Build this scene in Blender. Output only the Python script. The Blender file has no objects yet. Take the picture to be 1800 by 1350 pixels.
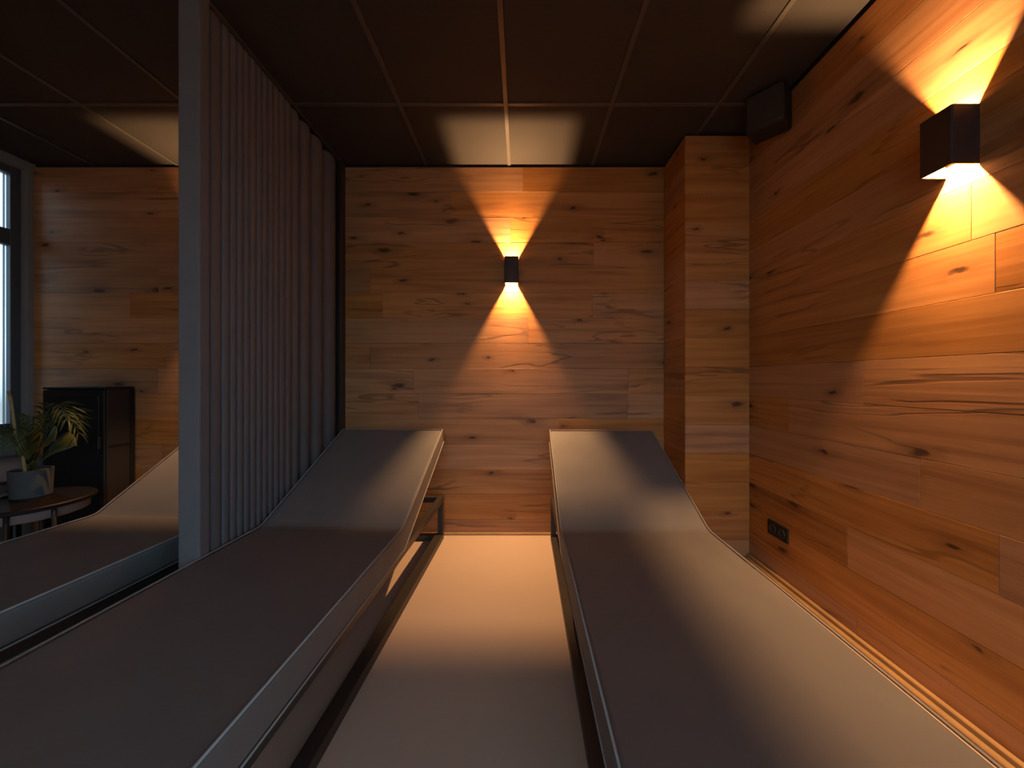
import bpy, bmesh, math, random
from mathutils import Vector, Matrix
R = math.radians
PI = math.pi
rnd = random.Random(11)
S = bpy.context.scene
C = S.collection

# ------------------------------------------------------------------ camera, world, exposure
CAM_Z = 1.123
cam_d = bpy.data.cameras.new('camera')
cam_d.sensor_fit = 'HORIZONTAL'
cam_d.sensor_width = 36.0
cam_d.lens = 36.0 * 650.0 / 1800.0
cam_d.shift_x = -17.0 / 1800.0
cam_d.shift_y = -8.0 / 1800.0
cam_d.clip_start = 0.02
cam = bpy.data.objects.new('camera', cam_d)
C.objects.link(cam)
cam.location = (0, 0, CAM_Z)
cam.rotation_euler = (R(90), 0, 0)
S.camera = cam

SKY_STRENGTH = 3.8
w = bpy.data.worlds.new('overcast_sky')
S.world = w
w.use_nodes = True
nt = w.node_tree
nt.nodes.clear()
tc = nt.nodes.new('ShaderNodeTexCoord')
sx = nt.nodes.new('ShaderNodeSeparateXYZ')
rp = nt.nodes.new('ShaderNodeValToRGB')
rp.color_ramp.elements[0].position = 0.48
rp.color_ramp.elements[0].color = (0.16, 0.19, 0.21, 1)
rp.color_ramp.elements[1].position = 0.53
rp.color_ramp.elements[1].color = (0.52, 0.74, 0.95, 1)
mr = nt.nodes.new('ShaderNodeMapRange')
mr.inputs[1].default_value = -1
mr.inputs[2].default_value = 1
bg = nt.nodes.new('ShaderNodeBackground')
bg.inputs[1].default_value = SKY_STRENGTH
wo = nt.nodes.new('ShaderNodeOutputWorld')
nt.links.new(tc.outputs['Generated'], sx.inputs[0])
nt.links.new(sx.outputs[2], mr.inputs[0])
nt.links.new(mr.outputs[0], rp.inputs[0])
nt.links.new(rp.outputs[0], bg.inputs[0])
nt.links.new(bg.outputs[0], wo.inputs[0])

S.view_settings.view_transform = 'Standard'
S.view_settings.look = 'None'
S.view_settings.gamma = 1.0
S.view_settings.use_curve_mapping = False
S.view_settings.exposure = 0.0
S.cycles.use_denoising = True
S.cycles.max_bounces = 10
S.cycles.diffuse_bounces = 6
S.cycles.sample_clamp_indirect = 4.0

LAMP_W = 16.5
LAMP_COL = (1.0, 0.52, 0.215)

# room extents (x to the right, y away from the camera, z up)
XL, XR, YB, YF, ZC = -3.53, 1.435, 2.675, -1.9, 2.67
WS = (-1.85, -0.20, 0.20, 2.40)    # added for bluish daylight, unseen, in the right wall behind the camera, along y
# windows: (u0, u1, z0, z1)
WL = (2.45, 2.645, 0.76, 2.62)      # in the left wall, along y
WR = (-1.0, 1.25, 0.06, 2.40)      # added for bluish daylight, unseen, in the wall behind the camera, along x


def portal(name, loc, rot, sx_, sy_):
    l = bpy.data.lights.new(name, 'AREA')
    l.shape = 'RECTANGLE'
    l.size = sx_
    l.size_y = sy_
    l.cycles.is_portal = True
    o = bpy.data.objects.new(name, l)
    C.objects.link(o)
    o.location = loc
    o.rotation_euler = rot
    return o


portal('window_portal', (XL - 0.10, (WL[0] + WL[1]) / 2, (WL[2] + WL[3]) / 2), (R(90), 0, R(-90)), WL[1] - WL[0], WL[3] - WL[2])
portal('window_portal', (XR + 0.10, (WS[0] + WS[1]) / 2, (WS[2] + WS[3]) / 2), (R(90), 0, R(90)), WS[1] - WS[0], WS[3] - WS[2])
portal('window_portal', ((WR[0] + WR[1]) / 2, YF - 0.10, (WR[2] + WR[3]) / 2), (R(90), 0, 0), WR[1] - WR[0], WR[3] - WR[2])


# ------------------------------------------------------------------ materials
def new_mat(name):
    m = bpy.data.materials.new(name)
    m.use_nodes = True
    return m, m.node_tree, m.node_tree.nodes['Principled BSDF']


def simple(name, col, rough=0.6, metal=0.0, var=0.12, scale=9.0, bump=0.0, bscale=300.0, spec=0.5):
    """a colour with soft procedural variation and optional fine relief"""
    m, t, b = new_mat(name)
    b.inputs['Roughness'].default_value = rough
    b.inputs['Metallic'].default_value = metal
    b.inputs['Specular IOR Level'].default_value = spec
    tc = t.nodes.new('ShaderNodeTexCoord')
    n = t.nodes.new('ShaderNodeTexNoise')
    n.inputs['Scale'].default_value = scale
    n.inputs['Detail'].default_value = 5
    t.links.new(tc.outputs['Object'], n.inputs['Vector'])
    r = t.nodes.new('ShaderNodeValToRGB')
    r.color_ramp.elements[0].position = 0.3
    r.color_ramp.elements[1].position = 0.7
    r.color_ramp.elements[0].color = tuple(c * (1 - var) for c in col) + (1,)
    r.color_ramp.elements[1].color = tuple(min(1, c * (1 + var)) for c in col) + (1,)
    t.links.new(n.outputs[0], r.inputs[0])
    t.links.new(r.outputs[0], b.inputs['Base Color'])
    if bump > 0:
        n2 = t.nodes.new('ShaderNodeTexNoise')
        n2.inputs['Scale'].default_value = bscale
        n2.inputs['Detail'].default_value = 2
        t.links.new(tc.outputs['Object'], n2.inputs['Vector'])
        bp = t.nodes.new('ShaderNodeBump')
        bp.inputs['Strength'].default_value = bump
        bp.inputs['Distance'].default_value = 0.001
        t.links.new(n2.outputs[0], bp.inputs['Height'])
        t.links.new(bp.outputs[0], b.inputs['Normal'])
    return m


def wood_mat():
    m, t, b = new_mat('knotty_oak')
    N, L = t.nodes, t.links

    def math_(op, a, bb=None, clamp=False):
        n = N.new('ShaderNodeMath')
        n.operation = op
        n.use_clamp = clamp
        for i, v in enumerate((a, bb)):
            if v is None:
                continue
            if isinstance(v, (int, float)):
                n.inputs[i].default_value = v
            else:
                L.new(v, n.inputs[i])
        return n.outputs[0]

    tc = N.new('ShaderNodeTexCoord')
    info = N.new('ShaderNodeObjectInfo')
    sep = N.new('ShaderNodeSeparateXYZ')
    L.new(tc.outputs['Object'], sep.inputs[0])
    x = math_('ADD', sep.outputs[0], math_('MULTIPLY', info.outputs['Random'], 61.7))
    z = math_('ADD', sep.outputs[2], math_('MULTIPLY', info.outputs['Random'], 23.3))

    def vec(kx, kz):
        c = N.new('ShaderNodeCombineXYZ')
        L.new(math_('MULTIPLY', x, kx), c.inputs[0])
        L.new(math_('MULTIPLY', z, kz), c.inputs[2])
        return c.outputs[0]

    def noise(v, scale=1.0, detail=4.0, dist=0.0):
        n = N.new('ShaderNodeTexNoise')
        n.inputs['Scale'].default_value = scale
        n.inputs['Detail'].default_value = detail
        n.inputs['Distortion'].default_value = dist
        L.new(v, n.inputs['Vector'])
        return n.outputs[0]

    def maprange(v, a, bb, c=0.0, d=1.0):
        n = N.new('ShaderNodeMapRange')
        n.interpolation_type = 'SMOOTHSTEP'
        L.new(v, n.inputs[0])
        for i, q in enumerate((a, bb, c, d)):
            n.inputs[i + 1].default_value = q
        return n.outputs[0]

    grain = noise(vec(1.1, 26), 1.0, 8, 0.7)
    fine = noise(vec(5, 240), 1.0, 3)
    big = noise(vec(0.9, 5.5), 1.0, 3, 0.4)
    tone = math_('ADD', math_('ADD', math_('MULTIPLY', grain, 0.55), math_('MULTIPLY', fine, 0.12)), math_('MULTIPLY', big, 0.45))
    ramp = N.new('ShaderNodeValToRGB')
    e = ramp.color_ramp.elements
    e[0].position = 0.36
    e[0].color = (0.268, 0.102, 0.036, 1)
    e[1].position = 0.74
    e[1].color = (0.555, 0.268, 0.100, 1)
    mid = e.new(0.54)
    mid.color = (0.425, 0.191, 0.066, 1)
    L.new(tone, ramp.inputs[0])

    # knots: sparse flattened cells, edges broken by noise
    vo = N.new('ShaderNodeTexVoronoi')
    vo.voronoi_dimensions = '2D'
    vo.inputs['Scale'].default_value = 1.0
    add = N.new('ShaderNodeVectorMath')
    add.operation = 'ADD'
    c1 = N.new('ShaderNodeCombineXYZ')
    wob = math_('MULTIPLY', math_('SUBTRACT', noise(vec(14, 22), 1.0, 3), 0.5), 0.22)
    L.new(wob, c1.inputs[0])
    L.new(wob, c1.inputs[1])
    c2 = N.new('ShaderNodeCombineXYZ')
    L.new(math_('MULTIPLY', x, 2.3), c2.inputs[0])
    L.new(math_('MULTIPLY', z, 6.0), c2.inputs[1])
    L.new(c2.outputs[0], add.inputs[0])
    L.new(c1.outputs[0], add.inputs[1])
    L.new(add.outputs[0], vo.inputs['Vector'])
    sc = N.new('ShaderNodeSeparateColor')
    L.new(vo.outputs['Color'], sc.inputs[0])
    gate = maprange(sc.outputs[0], 0.52, 0.58)
    kd = math_('MULTIPLY', vo.outputs['Distance'], math_('ADD', math_('MULTIPLY', sc.outputs[1], 1.5), 0.75))
    core = maprange(kd, 0.03, 0.125, 1.0, 0.0)
    halo = maprange(kd, 0.06, 0.40, 1.0, 0.0)
    knot = math_('MULTIPLY', math_('MULTIPLY', core, gate), 0.85)
    halo = math_('MULTIPLY', math_('MULTIPLY', halo, gate), 0.38)
    # long dark mineral streaks and cracks
    st = math_('ABSOLUTE', math_('SUBTRACT', noise(vec(0.8, 7.0), 1.0, 3, 0.5), 0.5))
    streak = math_('MULTIPLY', maprange(st, 0.004, 0.022, 1.0, 0.0), maprange(noise(vec(1.3, 3.1), 1.0, 1), 0.50, 0.64))
    streak = math_('MULTIPLY', streak, 0.55)

    def mixc(fac, a, col):
        n = N.new('ShaderNodeMix')
        n.data_type = 'RGBA'
        L.new(fac, n.inputs[0])
        L.new(a, n.inputs[6])
        n.inputs[7].default_value = col
        return n.outputs[2]

    col = mixc(halo, ramp.outputs[0], (0.13, 0.055, 0.022, 1))
    col = mixc(streak, col, (0.085, 0.036, 0.016, 1))
    col = mixc(knot, col, (0.040, 0.018, 0.010, 1))
    hsv = N.new('ShaderNodeHueSaturation')
    L.new(col, hsv.inputs['Color'])
    rr = math_('FRACT', math_('MULTIPLY', info.outputs['Random'], 17.31))
    L.new(maprange(rr, 0.0, 1.0, 1.02, 1.23), hsv.inputs['Value'])
    r2 = math_('FRACT', math_('MULTIPLY', info.outputs['Random'], 7.77))
    L.new(maprange(r2, 0.0, 1.0, 0.92, 1.08), hsv.inputs['Saturation'])
    L.new(hsv.outputs[0], b.inputs['Base Color'])
    b.inputs['Roughness'].default_value = 0.52
    b.inputs['Specular IOR Level'].default_value = 0.35
    bp = N.new('ShaderNodeBump')
    bp.inputs['Strength'].default_value = 0.25
    bp.inputs['Distance'].default_value = 0.0015
    L.new(math_('SUBTRACT', grain, math_('ADD', streak, knot)), bp.inputs['Height'])
    L.new(bp.outputs[0], b.inputs['Normal'])
    return m


def glass_mat():
    m = bpy.data.materials.new('window_glass')
    m.use_nodes = True
    t = m.node_tree
    t.nodes.clear()
    o = t.nodes.new('ShaderNodeOutputMaterial')
    mix = t.nodes.new('ShaderNodeMixShader')
    tr = t.nodes.new('ShaderNodeBsdfTransparent')
    tr.inputs[0].default_value = (0.93, 0.97, 0.97, 1)
    gl = t.nodes.new('ShaderNodeBsdfGlossy')
    gl.inputs['Roughness'].default_value = 0.02
    fr = t.nodes.new('ShaderNodeFresnel')
    fr.inputs[0].default_value = 1.45
    t.links.new(fr.outputs[0], mix.inputs[0])
    t.links.new(tr.outputs[0], mix.inputs[1])
    t.links.new(gl.outputs[0], mix.inputs[2])
    t.links.new(mix.outputs[0], o.inputs[0])
    return m


def glow_mat(name, col, strength):
    m = bpy.data.materials.new(name)
    m.use_nodes = True
    t = m.node_tree
    b = t.nodes['Principled BSDF']
    b.inputs['Base Color'].default_value = (0.8, 0.8, 0.8, 1)
    b.inputs['Emission Color'].default_value = col + (1,)
    b.inputs['Emission Strength'].default_value = strength
    return m


M = {}
M['wood'] = wood_mat()
M['backing'] = simple('dark_joint_backing', (0.02, 0.013, 0.01), 0.9)
M['tile'] = simple('dark_ceiling_tile', (0.026, 0.0235, 0.0225), 0.85, var=0.06, scale=3, bump=0.25, bscale=500)
M['grid'] = simple('ceiling_grid_bar', (0.062, 0.058, 0.056), 0.45, var=0.04)
M['floor'] = simple('pale_resin_floor', (0.61, 0.475, 0.375), 0.55, var=0.025, scale=2.2, bump=0.08, bscale=900, spec=0.3)
M['plaster'] = simple('grey_plaster', (0.28, 0.285, 0.29), 0.9, var=0.04, scale=5, bump=0.3, bscale=250)
M['cream'] = simple('cream_bounce_plaster', (0.56, 0.45, 0.36), 0.9, var=0.04, scale=5, bump=0.3, bscale=250)  # for the unseen wall behind the camera, cream chosen to boost warm bounce
M['mattress'] = simple('grey_mattress_cover', (0.182, 0.172, 0.168), 0.62, var=0.05, scale=6, bump=0.25, bscale=1400, spec=0.35)
M['piping'] = simple('grey_piping', (0.34, 0.32, 0.31), 0.5, var=0.05)
M['frame'] = simple('bronze_steel_frame', (0.060, 0.053, 0.048), 0.42, metal=0.35, var=0.06)
M['felt'] = simple('grey_felt', (0.150, 0.160, 0.175), 0.85, var=0.06, scale=8, bump=0.4, bscale=700)
M['lampbody'] = simple('dark_bronze_lamp', (0.055, 0.036, 0.030), 0.5, metal=0.2, var=0.05)
M['reflector'] = simple('pale_lamp_lining', (0.42, 0.40, 0.37), 0.5, var=0.03)
M['led'] = glow_mat('lamp_led', LAMP_COL, 60.0)
M['black'] = simple('matt_black_plastic', (0.010, 0.010, 0.011), 0.55, var=0.1)
M['cabside'] = simple('charcoal_cabinet_side', (0.028, 0.025, 0.025), 0.6, var=0.05)
M['gloss'] = simple('glossy_black_glass', (0.008, 0.009, 0.011), 0.12, var=0.05)
M['tabletop'] = simple('dark_brown_tabletop', (0.008, 0.0045, 0.004), 0.55, var=0.15, spec=0.3)
M['pale'] = simple('pale_beige_fabric', (0.26, 0.215, 0.20), 0.8, var=0.06, bump=0.3, bscale=800)
M['pot'] = simple('grey_stone_pot', (0.080, 0.088, 0.092), 0.75, var=0.1, bump=0.3, bscale=160)
M['soil'] = simple('dark_potting_soil', (0.02, 0.014, 0.01), 0.95, var=0.4, scale=60)
M['leaf'] = simple('palm_green', (0.055, 0.085, 0.025), 0.5, var=0.25, scale=14)
M['olive'] = simple('olive_green_leaf', (0.105, 0.105, 0.028), 0.5, var=0.2, scale=14)
M['cane'] = simple('yellow_cane', (0.36, 0.30, 0.13), 0.5, var=0.2, scale=30)
M['alu'] = simple('grey_window_frame', (0.09, 0.105, 0.125), 0.5, var=0.04)
M['glass'] = glass_mat()
M['steel'] = simple('polished_steel', (0.65, 0.65, 0.63), 0.18, metal=1.0, var=0.03)
M['golden'] = simple('light_oak_strip', (0.45, 0.28, 0.12), 0.5, var=0.12, scale=12)


# ------------------------------------------------------------------ mesh helpers
def link(name, me, mat, parent=None, loc=(0, 0, 0), rot=(0, 0, 0)):
    o = bpy.data.objects.new(name, me)
    C.objects.link(o)
    if mat is not None and not me.materials:
        me.materials.append(mat)
    o.location = loc
    o.rotation_euler = rot
    if parent is not None:
        o.parent = parent
    return o


def build(name, bm, mat, parent=None, loc=(0, 0, 0), rot=(0, 0, 0), smooth=False):
    bmesh.ops.recalc_face_normals(bm, faces=bm.faces[:])
    me = bpy.data.meshes.new(name)
    bm.to_mesh(me)
    bm.free()
    if smooth:
        for p in me.polygons:
            p.use_smooth = True
    return link(name, me, mat, parent, loc, rot)


def smooth_by_angle(o, deg=35):
    me = o.data
    for p in me.polygons:
        p.use_smooth = True
    me.set_sharp_from_angle(angle=R(deg))


def add_box(bm, x0, x1, y0, y1, z0, z1, bev=0.0, seg=1, mtx=None):
    vs = [bm.verts.new(Vector(p)) for p in ((x0, y0, z0), (x1, y0, z0), (x1, y1, z0), (x0, y1, z0),
                                            (x0, y0, z1), (x1, y0, z1), (x1, y1, z1), (x0, y1, z1))]
    fs = [bm.faces.new([vs[i] for i in f]) for f in ((3, 2, 1, 0), (4, 5, 6, 7), (0, 1, 5, 4), (1, 2, 6, 5), (2, 3, 7, 6), (3, 0, 4, 7))]
    verts = vs
    if bev > 0:
        es = list({e for f in fs for e in f.edges})
        r = bmesh.ops.bevel(bm, geom=es, offset=bev, segments=seg, profile=0.5, affect='EDGES')
        verts = list({v for f in r['faces'] for v in f.verts} | {v for v in vs if v.is_valid})
    if mtx is not None:
        bmesh.ops.transform(bm, matrix=mtx, verts=verts)
    return verts


def box(name, x0, x1, y0, y1, z0, z1, mat, parent=None, bev=0.0, seg=1, mtx=None):
    bm = bmesh.new()
    add_box(bm, x0, x1, y0, y1, z0, z1, bev, seg, mtx)
    return build(name, bm, mat, parent)


def add_tube(bm, pts, r, n=6, closed=False, taper=None):
    pts = [Vector(p) for p in pts]
    rings = []
    k = len(pts)
    for i, p in enumerate(pts):
        if closed:
            d = (pts[(i + 1) % k] - pts[i - 1]).normalized()
        else:
            d = (pts[min(i + 1, k - 1)] - pts[max(i - 1, 0)]).normalized()
        a = d.cross(Vector((0, 0, 1)))
        if a.length < 1e-3:
            a = d.cross(Vector((1, 0, 0)))
        a.normalize()
        b = d.cross(a)
        rr = r if taper is None else r * taper(i / (k - 1))
        rings.append([bm.verts.new(p + (a * math.cos(q * 2 * PI / n) + b * math.sin(q * 2 * PI / n)) * rr) for q in range(n)])
    m = k if closed else k - 1
    for i in range(m):
        A, B = rings[i], rings[(i + 1) % k]
        for q in range(n):
            bm.faces.new((A[q], A[(q + 1) % n], B[(q + 1) % n], B[q]))
    if not closed:
        bm.faces.new(rings[0][::-1])
        bm.faces.new(rings[-1])


def add_lathe(bm, prof, n=32):
    rings = []
    for r, z in prof:
        if r < 1e-5:
            rings.append([bm.verts.new((0, 0, z))])
        else:
            rings.append([bm.verts.new((r * math.cos(2 * PI * i / n), r * math.sin(2 * PI * i / n), z)) for i in range(n)])
    for A, B in zip(rings, rings[1:]):
        for i in range(n):
            j = (i + 1) % n
            if len(A) == 1 and len(B) == 1:
                continue
            if len(A) == 1:
                bm.faces.new((A[0], B[j], B[i]))
            elif len(B) == 1:
                bm.faces.new((A[i], A[j], B[0]))
            else:
                bm.faces.new((A[i], A[j], B[j], B[i]))


def thing(name, label, cat, loc=(0, 0, 0), rotz=0.0, group=None):
    o = bpy.data.objects.new(name, None)
    o.empty_display_size = 0.1
    C.objects.link(o)
    o.location = loc
    o.rotation_euler = (0, 0, rotz)
    o['label'] = label
    o['category'] = cat
    if group:
        o['group'] = group
    return o


def structure(o, label, cat):
    o['kind'] = 'structure'
    o['label'] = label
    o['category'] = cat
    return o


def dup(root, loc, rotz, label):
    """a copy of a thing with copies of its parts and sub-parts"""
    r = root.copy()
    C.objects.link(r)
    r.location = loc
    r.rotation_euler = (0, 0, rotz)
    r['label'] = label
    for ch in list(root.children):
        c = ch.copy()
        C.objects.link(c)
        c.parent = r
        for g in list(ch.children):
            d = g.copy()
            C.objects.link(d)
            d.parent = c
    return r


# ------------------------------------------------------------------ setting
T = 0.16
fl = box('floor', XL - T, XR + T, YF - T, YB + T, -0.12, 0.0, M['floor'])
structure(fl, 'smooth pale beige floor running between the loungers', 'floor')

# ceiling: dark backing slab, every tile a panel, every grid bar a bar
cl = box('ceiling', XL - T, XR + T, YF - T, YB + T, ZC + 0.03, ZC + 0.15, M['backing'])
structure(cl, 'dark brown suspended ceiling of square tiles on a thin grid', 'ceiling')
xs = [XL] + [q for q in [-0.09 + 0.6 * k for k in range(-7, 4)] if XL + 0.05 < q < XR - 0.05] + [XR]
ys = [YB + 0.005]
q = YB - 0.589
while q > YF + 0.05:
    ys.append(q)
    q -= 0.6
ys.append(YF)
tile_me = {}
for i in range(len(xs) - 1):
    for j in range(len(ys) - 1):
        a, b_ = xs[i], xs[i + 1]
        d, c = ys[j], ys[j + 1]
        wx, wy = round(b_ - a, 4), round(d - c, 4)
        if (wx, wy) not in tile_me:
            bm = bmesh.new()
            add_box(bm, -wx / 2 + 0.006, wx / 2 - 0.006, -wy / 2 + 0.006, wy / 2 - 0.006, 0.0, 0.016, 0.002)
            bmesh.ops.recalc_face_normals(bm, faces=bm.faces[:])
            me = bpy.data.meshes.new('ceiling_tile')
            bm.to_mesh(me)
            bm.free()
            tile_me[(wx, wy)] = me
        link('ceiling_tile', tile_me[(wx, wy)], M['tile'], cl, ((a + b_) / 2, (c + d) / 2, ZC + 0.006 + rnd.uniform(0, 0.0012)))
for q in xs[1:-1]:
    box('grid_bar', q - 0.012, q + 0.012, YF, YB - 0.001, ZC, ZC + 0.028, M['grid'], cl, 0.0015)
for q in ys[1:-1]:
    for i in range(len(xs) - 1):
        box('cross_bar', xs[i] + 0.0125, xs[i + 1] - 0.0125, q - 0.012, q + 0.012, ZC + 0.001, ZC + 0.028, M['grid'], cl, 0.0015)


def wall_with_hole(name, axis, pos, thick, u0, u1, hole, mat=None):
    """a slab wall with a rectangular opening, one mesh"""
    bm = bmesh.new()
    a, b_, z0, z1 = hole
    lo, hi = sorted((pos, pos + thick))
    for (p, q, r, s) in ((u0, a, 0, ZC + 0.03), (b_, u1, 0, ZC + 0.03), (a, b_, 0, z0), (a, b_, z1, ZC + 0.03)):
        if q - p < 1e-4 or s - r < 1e-4:
            continue
        if axis == 'x':
            add_box(bm, lo, hi, p, q, r, s)
        else:
            add_box(bm, p, q, lo, hi, r, s)
    return build(name, bm, mat or M['plaster'])


o = wall_with_hole('wall_left', 'x', XL, -T, YF - T, YB + T, WL)
structure(o, 'grey plastered wall with the window, at far left', 'wall')
o = wall_with_hole('wall_front', 'y', YF, -T, XL, XR + T, WR, M['cream'])
structure(o, 'unseen wall behind the viewer, cream to boost the warm bounce, with an added window', 'wall')


def plank_mesh(L, H, t=0.012, ch=0.0011):
    """one board: local x along the length, z up, front face towards -y"""
    bm = bmesh.new()
    a, h = L / 2, H / 2
    back = [bm.verts.new((sx_ * a, t, sz * h)) for sx_, sz in ((-1, -1), (1, -1), (1, 1), (-1, 1))]
    mid = [bm.verts.new((sx_ * a, ch, sz * h)) for sx_, sz in ((-1, -1), (1, -1), (1, 1), (-1, 1))]
    fr = [bm.verts.new((sx_ * (a - ch), 0, sz * (h - ch))) for sx_, sz in ((-1, -1), (1, -1), (1, 1), (-1, 1))]
    for A, B in ((back, mid), (mid, fr)):
        for i in range(4):
            j = (i + 1) % 4
            bm.faces.new((A[i], A[j], B[j], B[i]))
    bm.faces.new(fr)
    bm.faces.new(back[::-1])
    bmesh.ops.recalc_face_normals(bm, faces=bm.faces[:])
    me = bpy.data.meshes.new('plank')
    bm.to_mesh(me)
    bm.free()
    return me


ROWS = []
zt = ZC - 0.012
zs = 2.477
while zt > 0.02:
    ROWS.append((max(zs, 0.0), zt))
    zt = zs
    zs -= 0.182


def clad(parent, origin, rz, length, joints=None, lo=1.3, hi=2.2, rows=ROWS):
    """boards along the direction rz from origin; their front faces look to local -y"""
    ux, uy = math.cos(rz), math.sin(rz)
    nx, ny = -math.sin(rz), math.cos(rz)
    for k, (z0, z1) in enumerate(rows):
        cuts = [0.0]
        if joints and k in joints:
            cuts += joints[k]
        else:
            p = rnd.uniform(0.25, 1.0) * hi
            while p < length - 0.25:
                cuts.append(p)
                p += rnd.uniform(lo, hi)
        cuts.append(length)
        for a, b_ in zip(cuts, cuts[1:]):
            me = plank_mesh(b_ - a - 0.0004, z1 - z0 - 0.0007)
            u = (a + b_) / 2
            pr = rnd.uniform(-0.0006, 0.0002)
            link('plank', me, M['wood'], parent,
                 (origin[0] + ux * u + nx * pr, origin[1] + uy * u + ny * pr, (z0 + z1) / 2), (0, 0, rz))


PT = 0.012
wb = box('wall_back', XL, XR + T, YB + PT, YB + T, 0, ZC + 0.03, M['backing'])
structure(wb, 'far wall clad in horizontal knotty oak boards', 'wall')
clad(wb, (XL, YB), 0.0, 1.03 - XL, {0: [1.1, 3.54], 3: [2.05, 4.05], 8: [0.9, 2.75, 4.3], 10: [1.5, 3.8]})
bm = bmesh.new()
for (p, q_, r_, z_) in ((WS[1], YB + PT, 0, ZC + 0.03), (YF - T, WS[0], 0, ZC + 0.03), (WS[0], WS[1], 0, WS[2]), (WS[0], WS[1], WS[3], ZC + 0.03)):
    add_box(bm, XR + PT, XR + T, p, q_, r_, z_)
wr = build('wall_right', bm, M['backing'])
structure(wr, 'right-hand wall clad in horizontal knotty oak boards', 'wall')
clad(wr, (XR, YB), R(-90), YB - WS[1], {8: [1.12, 2.4]})
clad(wr, (XR, WS[0]), R(-90), WS[0] - YF, rows=ROWS)
clad(wr, (XR, WS[1]), R(-90), WS[1] - WS[0], rows=[(max(a, WS[3]), b_) for a, b_ in ROWS if b_ > WS[3] + 0.02], lo=3, hi=9)
clad(wr, (XR, WS[1]), R(-90), WS[1] - WS[0], rows=[(a, min(b_, WS[2])) for a, b_ in ROWS if a < WS[2] - 0.02], lo=3, hi=9)
# boxed-in column in the far right corner
PX, PY = 1.03, 2.33
tp = box('trim_1', PX + PT, XR, PY + PT, YB, 0, ZC + 0.02, M['backing'])
structure(tp, 'oak-clad boxed column in the far right corner', 'column')
clad(tp, (PX, PY), 0.0, XR - PX, lo=3, hi=9)
clad(tp, (PX, YB), R(-90), YB - PY - PT - 0.0005, lo=3, hi=9)

# skirting strips
bb = box('baseboard_back', XL, PX, YB - 0.014, YB, 0, 0.018, M['golden'], None, 0.003)
structure(bb, 'thin light oak strip along the foot of the far wall', 'baseboard')
bm = bmesh.new()
add_box(bm, XR - 0.020, XR, YF, PY, 0.0, 0.030, 0.003)
add_box(bm, XR - 0.045, XR - 0.0202, YF, PY, 0.0, 0.014, 0.004)
bb = build('baseboard_right', bm, M['golden'])
structure(bb, 'light oak skirting strip along the foot of the right wall', 'baseboard')
bb = box('baseboard_column', PX - 0.012, XR - 0.046, PY - 0.012, PY, 0, 0.018, M['golden'], None, 0.003)
structure(bb, 'light oak strip along the foot of the corner column', 'baseboard')


def make_window(name, axis, pos, out, hole, bars_u, bars_z, label):
    a, b_, z0, z1 = hole
    p0, p1 = sorted((pos + out * 0.05, pos + out * 0.11))
    root = bpy.data.objects.new(name, None)
    C.objects.link(root)
    structure(root, label, 'window')

    def bar(nm, u0, u1, zz0, zz1, mat, d0=p0, d1=p1, bev=0.003):
        if axis == 'x':
            return box(nm, d0, d1, u0, u1, zz0, zz1, mat, root, bev)
        return box(nm, u0, u1, d0, d1, zz0, zz1, mat, root, bev)
    f = 0.055
    bar('window_frame', a, a + f, z0, z1, M['alu'])
    bar('window_frame', b_ - f, b_, z0, z1, M['alu'])
    bar('window_frame', a + f, b_ - f, z0, z0 + f, M['alu'])
    bar('window_frame', a + f, b_ - f, z1 - f, z1, M['alu'])
    for (zz, h) in bars_z:
        bar('transom', a + f, b_ - f, zz - h / 2, zz + h / 2, M['alu'])
    us = [a + f] + bars_u + [b_ - f]
    zz = [z0 + f] + [v for v, h in bars_z] + [z1 - f]
    for u in bars_u:
        for lo_, hi_ in zip(zz, zz[1:]):
            h0 = 0 if lo_ == zz[0] else bars_z[0][1] / 2
            h1 = 0 if hi_ == zz[-1] else bars_z[0][1] / 2
            bar('mullion', u - 0.03, u + 0.03, lo_ + h0, hi_ - h1, M['alu'])
    m = (p0 + p1) / 2
    for u0, u1 in zip(us, us[1:]):
        for lo_, hi_ in zip(zz, zz[1:]):
            bar('pane', u0 + 0.004, u1 - 0.004, lo_ + 0.004, hi_ - 0.004, M['glass'], m - 0.003, m + 0.003, 0)
    i0, i1 = sorted((pos - out * 0.03, pos + out * 0.05))
    bar('window_sill', a + 0.002, b_ - 0.002, z0 - 0.001, z0 + 0.018, M['alu'], i0, i1)
    return root


make_window('window_1', 'x', XL, -1, WL, [], [(2.12, 0.11)], 'daylit window with a transom bar in the left wall')
make_window('window_2', 'y', YF, -1, WR, [0.12], [(1.95, 0.07)], 'unseen wide window added behind the viewer for bluish daylight')


make_window('window_3', 'x', XR, 1, WS, [-1.03], [(1.95, 0.07)], 'unseen side window added in the oak wall behind the viewer for bluish daylight')


# ------------------------------------------------------------------ loungers
MW = 0.690        # mattress width
BA = R(25)        # backrest angle
BL = 0.85         # backrest length
SL = 1.25         # seat length
TOPZ, TH = 0.42, 0.11


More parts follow.
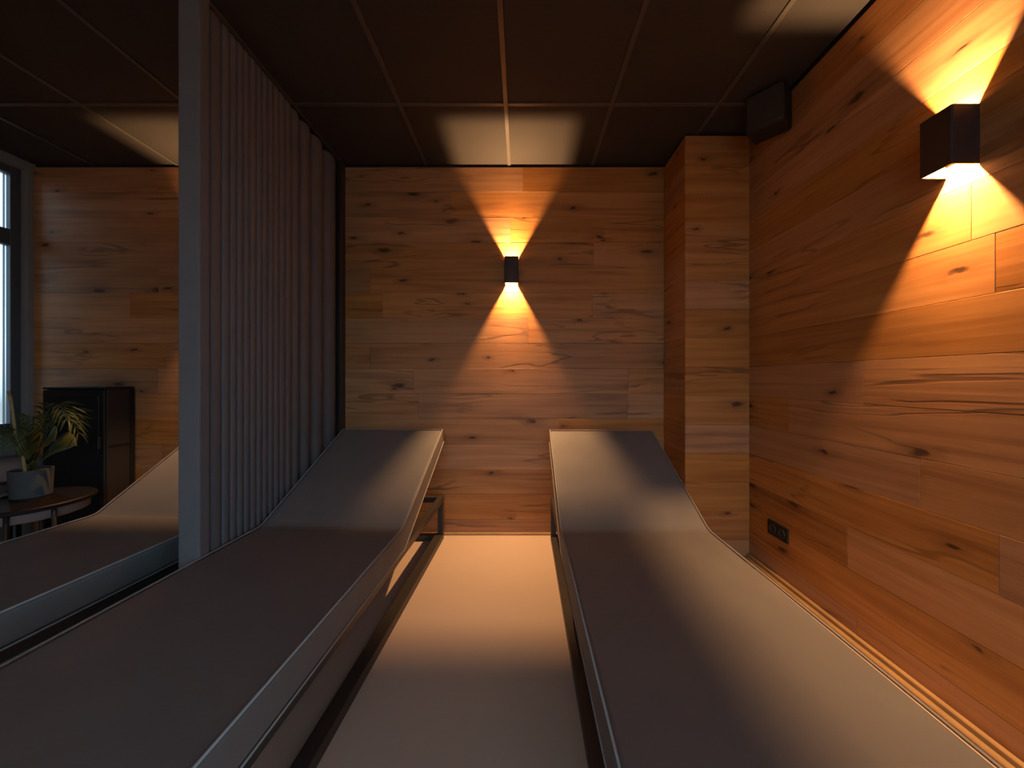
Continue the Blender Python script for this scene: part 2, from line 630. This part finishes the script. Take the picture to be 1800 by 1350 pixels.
def make_lounger(label, BA=R(25)):
    t = thing('sun_lounger', label, 'lounger', group='grey loungers with raised backrests')
    hw = MW / 2
    cb, sb = math.cos(BA), math.sin(BA)
    nrm = (-sb, cb)
    # mattress: one bent pad, side profile extruded across the width
    top = [(-SL, TOPZ), (-0.025, TOPZ), (0.0, TOPZ + 0.003), (0.025 * cb, TOPZ + 0.025 * sb), (BL * cb, TOPZ + BL * sb)]
    bot = [(BL * cb - nrm[0] * TH * 0.85, TOPZ + BL * sb - nrm[1] * TH * 0.85),
           (0.03, TOPZ - TH), (-0.6, TOPZ - TH), (-SL, TOPZ - TH)]
    prof = top + bot
    bm = bmesh.new()
    L_ = [bm.verts.new((-hw, y, z)) for y, z in prof]
    R_ = [bm.verts.new((hw, y, z)) for y, z in prof]
    n = len(prof)
    # sides as strips between top and bottom so the caps stay clean
    bm.faces.new(L_)
    bm.faces.new(R_[::-1])
    for i in range(n):
        j = (i + 1) % n
        bm.faces.new((L_[i], R_[i], R_[j], L_[j]))
    mt = build('mattress', bm, M['mattress'], t)
    bv = mt.modifiers.new('soft_edges', 'BEVEL')
    bv.width = 0.014
    bv.segments = 3
    bv.limit_method = 'ANGLE'
    bv.angle_limit = R(50)
    # piping along the upper and lower edges
    for (pts, off) in ((top, 0.002), ([p for p in bot[::-1]], -0.002)):
        bm = bmesh.new()
        loop = [(-hw + 0.002, y, z + off) for y, z in pts] + [(hw - 0.002, y, z + off) for y, z in pts[::-1]]
        q = loop
        add_tube(bm, q, 0.0038, 6, closed=True)
        build('piping', bm, M['piping'], mt, smooth=True)
    # steel frame: upper and lower rectangles joined by posts
    fx = 0.332
    y0, y1 = -1.20, 0.86
    for s in (-1, 1):
        a, b_ = sorted((s * fx, s * (fx - 0.055)))
        box('floor_rail', a, b_, y0, y1, 0.0, 0.042, M['frame'], t, 0.003)
        a, b_ = sorted((s * fx, s * (fx - 0.035)))
        box('side_rail', a, b_, y0, y1, 0.262, 0.306, M['frame'], t, 0.003)
        for (p, q_) in ((y0, y0 + 0.035), (y1 - 0.035, y1)):
            box('post', a, b_, p, q_, 0.0425, 0.2615, M['frame'], t, 0.002)
    for (p, q_) in ((y0, y0 + 0.04), (y1 - 0.04, y1)):
        box('cross_rail', -fx + 0.0355, fx - 0.0355, p, q_, 0.264, 0.304, M['frame'], t, 0.003)
        box('floor_cross_rail', -fx + 0.0555, fx - 0.0555, p, q_, 0.001, 0.040, M['frame'], t, 0.003)
    for p in (-0.8, -0.4, -0.02):
        box('cross_rail', -fx + 0.0355, fx - 0.0355, p, p + 0.035, 0.270, 0.3085, M['frame'], t, 0.002)
    box('seat_board', -hw + 0.02, hw - 0.02, -SL + 0.06, -0.03, 0.3088, TOPZ - TH + 0.001, M['frame'], t)
    # tilting backrest frame under the mattress
    mtx = Matrix.Translation((0, 0.035, TOPZ - TH - 0.004)) @ Matrix.Rotation(BA, 4, 'X')
    bk = box('backrest_board', -hw + 0.035, hw - 0.035, 0.0, BL - 0.05, -0.012, -0.001, M['frame'], t, 0.0, 1, mtx)
    for s in (-1, 1):
        a, b_ = sorted((s * (hw - 0.03), s * (hw - 0.065)))
        box('backrest_bar', a, b_, 0.0, BL - 0.06, -0.040, -0.0125, M['frame'], bk, 0.002, 1, mtx)
        # notched rest with a strut holding the backrest up
        bm = bmesh.new()
        xx = s * (fx - 0.045)
        add_box(bm, xx - 0.004, xx + 0.004, 0.02, 0.30, 0.236, 0.262)
        for k in range(5):
            add_box(bm, xx - 0.004, xx + 0.004, 0.03 + 0.055 * k, 0.045 + 0.055 * k, 0.220, 0.2362)
        build('ratchet_bar', bm, M['frame'], t)
        bm = bmesh.new()
        add_tube(bm, [(s * (hw - 0.075), 0.20, 0.250), (s * (hw - 0.075), 0.50, TOPZ - TH - 0.004 + (0.50 - 0.035) * math.tan(BA) - 0.012)], 0.009, 8)
        build('strut', bm, M['frame'], t, smooth=True)
    return t


lg = make_lounger('grey lounger in the middle, its left edge along the pleated divider')
lg.location = (-0.905, 1.76, 0)
lg.rotation_euler = (0, 0, R(-1.6))
dup(lg, (0.528, 1.72, 0), R(-0.4), 'grey lounger at right, between the open floor strip and the oak wall')
lg = make_lounger('grey lounger left of the divider, beside the potted plant', R(31))
lg.location = (-1.870, 1.90, 0)
lg.rotation_euler = (0, 0, R(-3.0))


# ------------------------------------------------------------------ pleated divider
DX = -1.264
dv = thing('room_divider', 'tall grey divider of padded vertical pleats behind a square post', 'room divider', (DX, 1.45, 0))


def local(x, y, z):
    return (x - DX, y - 1.45, z)


def add_pleat(bm, x0, x1, y0, y1, z0, z1, pw=0.6):
    """a padded vertical tube with an elliptical section and rounded ends"""
    cx, cy, ax, ay = (x0 + x1) / 2, (y0 + y1) / 2, (x1 - x0) / 2, (y1 - y0) / 2
    n = 20
    rr = min(ay, 0.030)
    lv = [(z0 + rr * 0.5 * (k / 4), 0.62 + 0.38 * math.sin(PI / 2 * k / 4)) for k in range(5)]
    up = [(z1 - rr + rr * math.sin(PI / 2 * k / 4), 0.60 + 0.40 * math.cos(PI / 2 * k / 4)) for k in range(5)]
    prof = lv + up
    rings = []
    for z, s in prof:
        ring = []
        for i in range(n):
            a = 2 * PI * i / n
            ca, sa = math.cos(a), math.sin(a)
            ex = math.copysign(abs(ca) ** pw, ca)
            ey = math.copysign(abs(sa) ** pw, sa)
            ring.append(bm.verts.new((cx + ax * s * ex, cy + ay * s * ey, z)))
        rings.append(ring)
    for A, B in zip(rings, rings[1:]):
        for i in range(n):
            j = (i + 1) % n
            bm.faces.new((A[i], A[j], B[j], B[i]))
    bm.faces.new(rings[0][::-1])
    bm.faces.new(rings[-1])


PW = 0.085
bm = bmesh.new()
add_box(bm, -PW, 0, 0, 0.05, 0, ZC - 0.004, 0.006, 2)
build('post', bm, M['felt'], dv)
edges = [1.512, 1.575, 1.618, 1.658, 1.698, 1.738, 1.780, 1.820, 1.862, 1.905, 1.950, 2.000, 2.052, 2.140, 2.262, 2.408, 2.590]
for a, b_ in zip(edges, edges[1:]):
    wdt = b_ - a
    wide = wdt > 0.08
    ax = wdt * 0.95 if wide else 0.065
    ov = 0.0 if wide else 0.003
    bm = bmesh.new()
    add_pleat(bm, -0.008 - ax, -0.008, a - 1.45 - ov, b_ - 1.45 + ov, 0.015, ZC - 0.020, 0.9 if wide else 0.6)
    build('pleat', bm, M['felt'], dv, smooth=True)
box('foot_rail', -0.080, -0.012, 0.052, 1.20, 0.0, 0.0145, M['frame'], dv, 0.002)
box('wall_channel', -0.075, -0.010, 2.610 - 1.45, YB - 1.45 - 0.001, 0, ZC - 0.004, M['frame'], dv, 0.003)


# ------------------------------------------------------------------ wall lamps
LW, LD, LH = 0.097, 0.088, 0.186     # width, projection, height


def make_lamp(label):
    """local: wall plane is y = 0, the lamp stands out to -y, z = 0 at its centre"""
    t = thing('wall_lamp', label, 'lamp', group='up and down wall lamps')
    w2, h2 = LW / 2, LH / 2
    th = 0.005
    box('back_plate', -w2 + 0.007, w2 - 0.007, -0.004, 0.0, -0.050, 0.050, M['lampbody'], t)
    # body: open square sleeve, bevelled front corners
    bm = bmesh.new()
    out = [(-w2, -0.0003), (-w2, -LD + 0.004), (-w2 + 0.004, -LD), (w2 - 0.004, -LD), (w2, -LD + 0.004), (w2, -0.0003)]
    inn = [(-w2 + th, -0.0003), (-w2 + th, -LD + 0.004 + th * 0.4), (-w2 + 0.004 + th * 0.4, -LD + th),
           (w2 - 0.004 - th * 0.4, -LD + th), (w2 - th, -LD + 0.004 + th * 0.4), (w2 - th, -0.0003)]
    n = len(out)
    V = {}
    for nm, ring in (('o', out), ('i', inn)):
        for zz in (-h2, h2):
            V[nm, zz] = [bm.verts.new((x, y, zz)) for x, y in ring]
    for i in range(n - 1):
        j = (i + 1) % n
        bm.faces.new((V['o', -h2][i], V['o', -h2][j], V['o', h2][j], V['o', h2][i]))
        bm.faces.new((V['i', -h2][i], V['i', h2][i], V['i', h2][j], V['i', -h2][j]))
        for zz in (-h2, h2):
            bm.faces.new((V['o', zz][i], V['o', zz][j], V['i', zz][j], V['i', zz][i]))
    for i in (0, n - 1):
        bm.faces.new((V['o', -h2][i], V['o', h2][i], V['i', h2][i], V['i', -h2][i]))
    build('body', bm, M['lampbody'], t)
    # pale lining just inside the sleeve
    bm = bmesh.new()
    k = 0.0012
    lin = [(-w2 + th + k, -0.0045), (-w2 + th + k, -LD + 0.004 + th * 0.4 + k), (-w2 + 0.004 + th * 0.4 + k, -LD + th + k),
           (w2 - 0.004 - th * 0.4 - k, -LD + th + k), (w2 - th - k, -LD + 0.004 + th * 0.4 + k), (w2 - th - k, -0.0045)]
    a = [bm.verts.new((x, y, -h2 + 0.001)) for x, y in lin]
    b_ = [bm.verts.new((x, y, h2 - 0.001)) for x, y in lin]
    for i in range(n - 1):
        j = (i + 1) % n
        bm.faces.new((a[i], a[j], b_[j], b_[i]))
    build('lining', bm, M['reflector'], t)
    # driver block between the two light chambers
    y_c = -0.036
    box('driver_block', -w2 + th + 0.003, w2 - th - 0.003, -LD + th + 0.003, -0.012, -0.008, 0.008, M['reflector'], t)
    for s in (-1, 1):
        bm = bmesh.new()
        add_lathe(bm, [(0.0, 0.0085), (0.009, 0.0085), (0.009, 0.0105), (0.0, 0.0105)], 20)
        if s < 0:
            bmesh.ops.transform(bm, matrix=Matrix.Rotation(PI, 4, 'X'), verts=bm.verts[:])
        bmesh.ops.transform(bm, matrix=Matrix.Translation((0, y_c, 0)), verts=bm.verts[:])
        build('led_lens', bm, M['led'], t)
        l = bpy.data.lights.new('lamp_light', 'AREA')
        l.shape = 'DISK'
        l.size = 0.016
        l.energy = LAMP_W
        l.color = LAMP_COL
        l.spread = R(112)
        lo = bpy.data.objects.new('lamp_light', l)
        C.objects.link(lo)
        lo.parent = t
        lo.location = (0, y_c, s * 0.0118)
        lo.rotation_euler = (0, 0, 0) if s < 0 else (PI, 0, 0)
    return t


LZ = CAM_Z + 0.770
lp = make_lamp('small dark up-and-down lamp on the far wall between the two loungers')
lp.location = (-0.072, YB - 0.0012, LZ)
dup(lp, (XR - 0.0012, 1.205, LZ), R(-90), 'large dark up-and-down lamp on the right oak wall, nearest')
lq = dup(lp, (-2.18, YB - 0.0012, LZ), 0.0, 'up-and-down lamp on the far wall behind the divider, only its glow showing')

for ch in lq.children:
    if ch.type == 'LIGHT':
        ch.data = ch.data.copy()
        ch.data.energy = LAMP_W * 0.50      # this one burns dimmer
lq = dup(lp, (-1.75, YF + 0.0012, LZ), R(180), 'unseen up-and-down lamp added behind the viewer for warm fill')  # out-of-view lamp added to lift the warm ambient light
for ch in lq.children:
    if ch.type == 'LIGHT':
        ch.data = ch.data.copy()
        ch.data.energy = LAMP_W * 2.1

# ------------------------------------------------------------------ loudspeaker, socket
sp = thing('loudspeaker', 'black loudspeaker mounted under the ceiling in the right corner', 'speaker', (1.335, 2.00, 2.552), R(-50))
box('cabinet', -0.092, 0.092, -0.072, 0.072, -0.095, 0.105, M['black'], sp, 0.012, 2)
box('grille', -0.082, 0.082, -0.078, -0.0725, -0.085, 0.095, M['cabside'], sp, 0.003)
box('bracket', -0.02, 0.02, 0.0755, 0.105, -0.03, 0.03, M['black'], sp, 0.003)

so = thing('wall_socket', 'black double power socket low on the right oak wall', 'socket', (XR, 2.065, CAM_Z - 0.847), R(-90))
box('face_plate', -0.082, 0.082, -0.009, 0.0, -0.041, 0.041, M['black'], so, 0.003)
for s in (-1, 1):
    bm = bmesh.new()
    add_lathe(bm, [(0.0, 0.002), (0.019, 0.002), (0.021, 0.009), (0.025, 0.009), (0.026, 0.0)], 24)
    bmesh.ops.transform(bm, matrix=Matrix.Translation((s * 0.036, -0.0085, 0)) @ Matrix.Rotation(R(90), 4, 'X') @ Matrix.Scale(0.45, 4, (0, 0, 1)), verts=bm.verts[:])
    ins = build('socket_insert', bm, M['cabside'], so)
    bm = bmesh.new()
    for q in (-0.0095, 0.0095):
        add_box(bm, s * 0.036 + q - 0.0025, s * 0.036 + q + 0.0025, -0.0112, -0.0096, -0.0025, 0.0025)
    build('contact_hole', bm, M['black'], ins)

# ------------------------------------------------------------------ cabinet by the far wall
cbx0, cbx1, cby0, cby1, cbh = -3.20, -2.79, 2.47, 2.66, 1.072
cb_ = thing('cabinet', 'tall black cabinet with a glossy front against the far wall', 'cabinet', ((cbx0 + cbx1) / 2, (cby0 + cby1) / 2, 0))
hw, hd = (cbx1 - cbx0) / 2, (cby1 - cby0) / 2
box('body', -hw, hw, -hd + 0.02, hd, 0.04, cbh - 0.016, M['cabside'], cb_, 0.003)
box('top', -hw - 0.003, hw + 0.003, -hd, hd, cbh - 0.0155, cbh, M['black'], cb_, 0.003)
for xx in (-hw + 0.02, hw - 0.06):
    for yy in (-hd + 0.03, hd - 0.05):
        box('foot', xx, xx + 0.04, yy, yy + 0.03, 0.0, 0.0395, M['black'], cb_)
dr = box('door', -hw, hw, -hd, -hd + 0.0195, 0.045, cbh - 0.02, M['black'], cb_, 0.003)
box('door_glass', -hw + 0.03, hw - 0.035, -hd - 0.002, -hd + 0.001, 0.09, cbh - 0.06, M['gloss'], dr, 0.001)
box('handle', hw - 0.027, hw - 0.013, -hd - 0.022, -hd - 0.0002, 0.66, 0.74, M['black'], dr, 0.004)
box('side_rib', hw + 0.0002, hw + 0.003, -hd + 0.025, hd - 0.03, 0.665, 0.675, M['black'], cb_)
box('back_edge', hw + 0.0002, hw + 0.004, hd - 0.028, hd - 0.001, 0.04, cbh - 0.016, M['black'], cb_)

# ------------------------------------------------------------------ low round table, pot plant, tray, stool
tx, ty = -2.780, 2.07
tb = thing('side_table', 'low round table with a dark glossy top beneath the potted plant', 'table', (tx, ty, 0))
bm = bmesh.new()
add_lathe(bm, [(0, 0.424), (0.262, 0.424), (0.270, 0.430), (0.270, 0.444), (0.262, 0.450), (0, 0.450)], 48)
smooth_by_angle(build('table_top', bm, M['tabletop'], tb), 30)
bm = bmesh.new()
add_lathe(bm, [(0, 0.372), (0.235, 0.372), (0.240, 0.377), (0.240, 0.4235), (0, 0.4235)], 48)
smooth_by_angle(build('apron', bm, M['pale'], tb), 30)
for a in (-15, -50, 130, 215):
    a = R(a)
    bm = bmesh.new()
    add_tube(bm, [(0.253 * math.cos(a), 0.253 * math.sin(a), 0.0), (0.253 * math.cos(a), 0.253 * math.sin(a), 0.4235)], 0.010, 10)
    build('leg', bm, M['frame'], tb, smooth=True)

px_, py_ = -2.825, 2.13
pl = thing('potted_plant', 'leafy palm with a leaning cane in a grey pot on the table', 'plant', (px_, py_, 0.450))
bm = bmesh.new()
add_lathe(bm, [(0, 0), (0.072, 0), (0.078, 0.006), (0.084, 0.152), (0.083, 0.158), (0.077, 0.158), (0.075, 0.146), (0, 0.146)], 40)
pot = build('pot', bm, M['pot'], pl)
smooth_by_angle(pot, 30)
bm = bmesh.new()
add_lathe(bm, [(0, 0.152), (0.04, 0.151), (0.0745, 0.148), (0.0745, 0.1465), (0, 0.1465)], 32)
build('soil', bm, M['soil'], pl, smooth=True)
bm = bmesh.new()
p0, p1 = Vector((0.04, -0.055, 0.14)), Vector((0.012, -0.105, 0.610))
pts = [p0.lerp(p1, i / 8) + Vector((0.006 * math.sin(i * 1.1), 0, 0)) for i in range(9)]
add_tube(bm, pts, 0.0068, 8, taper=lambda u: (1.12 if int(u * 8 + 0.5) % 2 else 0.92))
build('cane', bm, M['cane'], pl, smooth=True)


def frond(az, reach, height, drop, mat, nl=13, ln=0.13, wd=0.012):
    bm = bmesh.new()
    d = Vector((math.cos(az), math.sin(az), 0))
    side = Vector((-d.y, d.x, 0))
    P = []
    for i in range(15):
        u = i / 14
        P.append(Vector((0.01 * math.cos(az), 0.01 * math.sin(az), 0.135)) + d * (reach * u ** 1.25) + Vector((0, 0, height * math.sin(u * PI * 0.62) - drop * u ** 3)))
    add_tube(bm, P, 0.0035, 5, taper=lambda u: 1 - 0.75 * u)
    for k in range(nl):
        u = 0.32 + 0.66 * k / (nl - 1)
        f = u * 14
        i = min(13, int(f))
        b0 = P[i].lerp(P[i + 1], f - i)
        fw = (P[i + 1] - P[i]).normalized()
        l = ln * (0.55 + 0.45 * math.sin(PI * min(1, (u - 0.25) / 0.75)))
        for s in (-1, 1):
            dirv = (fw * 0.85 + side * s * 0.75 + Vector((0, 0, -0.12))).normalized()
            up = dirv.cross(side * s).normalized()
            wv = dirv.cross(up).normalized() * wd / 2
            mid = b0 + dirv * l * 0.5 + Vector((0, 0, 0.006))
            tip = b0 + dirv * l + Vector((0, 0, -0.022))
            vs = [bm.verts.new(q) for q in (b0, mid - wv, tip, mid + wv, mid + Vector((0, 0, -0.003)))]
            bm.faces.new((vs[0], vs[1], vs[4]))
            bm.faces.new((vs[1], vs[2], vs[4]))
            bm.faces.new((vs[2], vs[3], vs[4]))
            bm.faces.new((vs[3], vs[0], vs[4]))
    me = build('frond', bm, mat, pl)
    return me


frond(R(-8), 0.25, 0.44, 0.10, M['leaf'])
frond(R(18), 0.20, 0.40, 0.16, M['leaf'])
frond(R(70), 0.20, 0.38, 0.08, M['leaf'])
frond(R(140), 0.22, 0.36, 0.10, M['leaf'])
frond(R(200), 0.20, 0.30, 0.12, M['leaf'])
frond(R(-60), 0.15, 0.30, 0.10, M['leaf'], ln=0.10)


def broad_leaf(az, reach, z0, z1, wd, tilt=0.0):
    bm = bmesh.new()
    d = Vector((math.cos(az), math.sin(az), 0))
    side = Vector((-d.y, d.x, 0))
    st = Vector((0.0, 0.0, 0.133))
    prev = None
    n = 9
    end = d * reach + Vector((0, 0, z1))
    base = d * reach * 0.22 + Vector((0, 0, z0))
    add_tube(bm, [st, st.lerp(base, 0.5) + Vector((0, 0, 0.02)), base], 0.004, 5)
    rows = []
    for i in range(n):
        u = i / (n - 1)
        c = base.lerp(end, u) + Vector((0, 0, 0.05 * math.sin(PI * u)))
        wv = wd * (math.sin(PI * min(1, u * 0.93 + 0.07)) ** 0.7) / 2
        sd = (side * math.cos(tilt) + Vector((0, 0, math.sin(tilt))))
        rows.append([bm.verts.new(c - sd * wv + Vector((0, 0, 0.012))), bm.verts.new(c), bm.verts.new(c + sd * wv + Vector((0, 0, 0.012)))])
    for A, B in zip(rows, rows[1:]):
        for i in range(2):
            bm.faces.new((A[i], A[i + 1], B[i + 1], B[i]))
    o = build('leaf', bm, M['olive'], pl, smooth=True)
    so_ = o.modifiers.new('thickness', 'SOLIDIFY')
    so_.thickness = 0.0015
    return o


broad_leaf(R(-20), 0.27, 0.22, 0.33, 0.15, R(65))
broad_leaf(R(-42), 0.20, 0.20, 0.36, 0.13, R(50))
broad_leaf(R(10), 0.22, 0.20, 0.28, 0.13, R(60))
broad_leaf(R(170), 0.13, 0.19, 0.33, 0.10, R(30))

tr = thing('tray', 'small shiny metal tray left of the grey pot on the table', 'tray', (-2.970, 2.10, 0.450))
bm = bmesh.new()
add_lathe(bm, [(0, 0.0), (0.032, 0.0), (0.044, 0.013), (0.046, 0.013), (0.034, 0.002), (0, 0.003)], 32)
build('dish', bm, M['steel'], tr, smooth=True)

sl = thing('upholstered_stool', 'pale upholstered stool in the far left corner behind the plant', 'stool', (-3.362, 2.45, 0))
bm = bmesh.new()
add_lathe(bm, [(0, 0.47), (0.12, 0.47), (0.142, 0.485), (0.150, 0.52), (0.142, 0.575), (0.11, 0.605), (0, 0.615)], 32)
build('seat', bm, M['pale'], sl, smooth=True)
bm = bmesh.new()
add_lathe(bm, [(0, 0.452), (0.125, 0.452), (0.125, 0.4695), (0, 0.4695)], 32)
smooth_by_angle(build('seat_base', bm, M['tabletop'], sl), 30)
for k in range(4):
    a = R(45 + 90 * k)
    bm = bmesh.new()
    add_tube(bm, [(0.125 * math.cos(a), 0.125 * math.sin(a), 0.0), (0.09 * math.cos(a), 0.09 * math.sin(a), 0.4515)], 0.012, 8)
    build('leg', bm, M['tabletop'], sl, smooth=True)
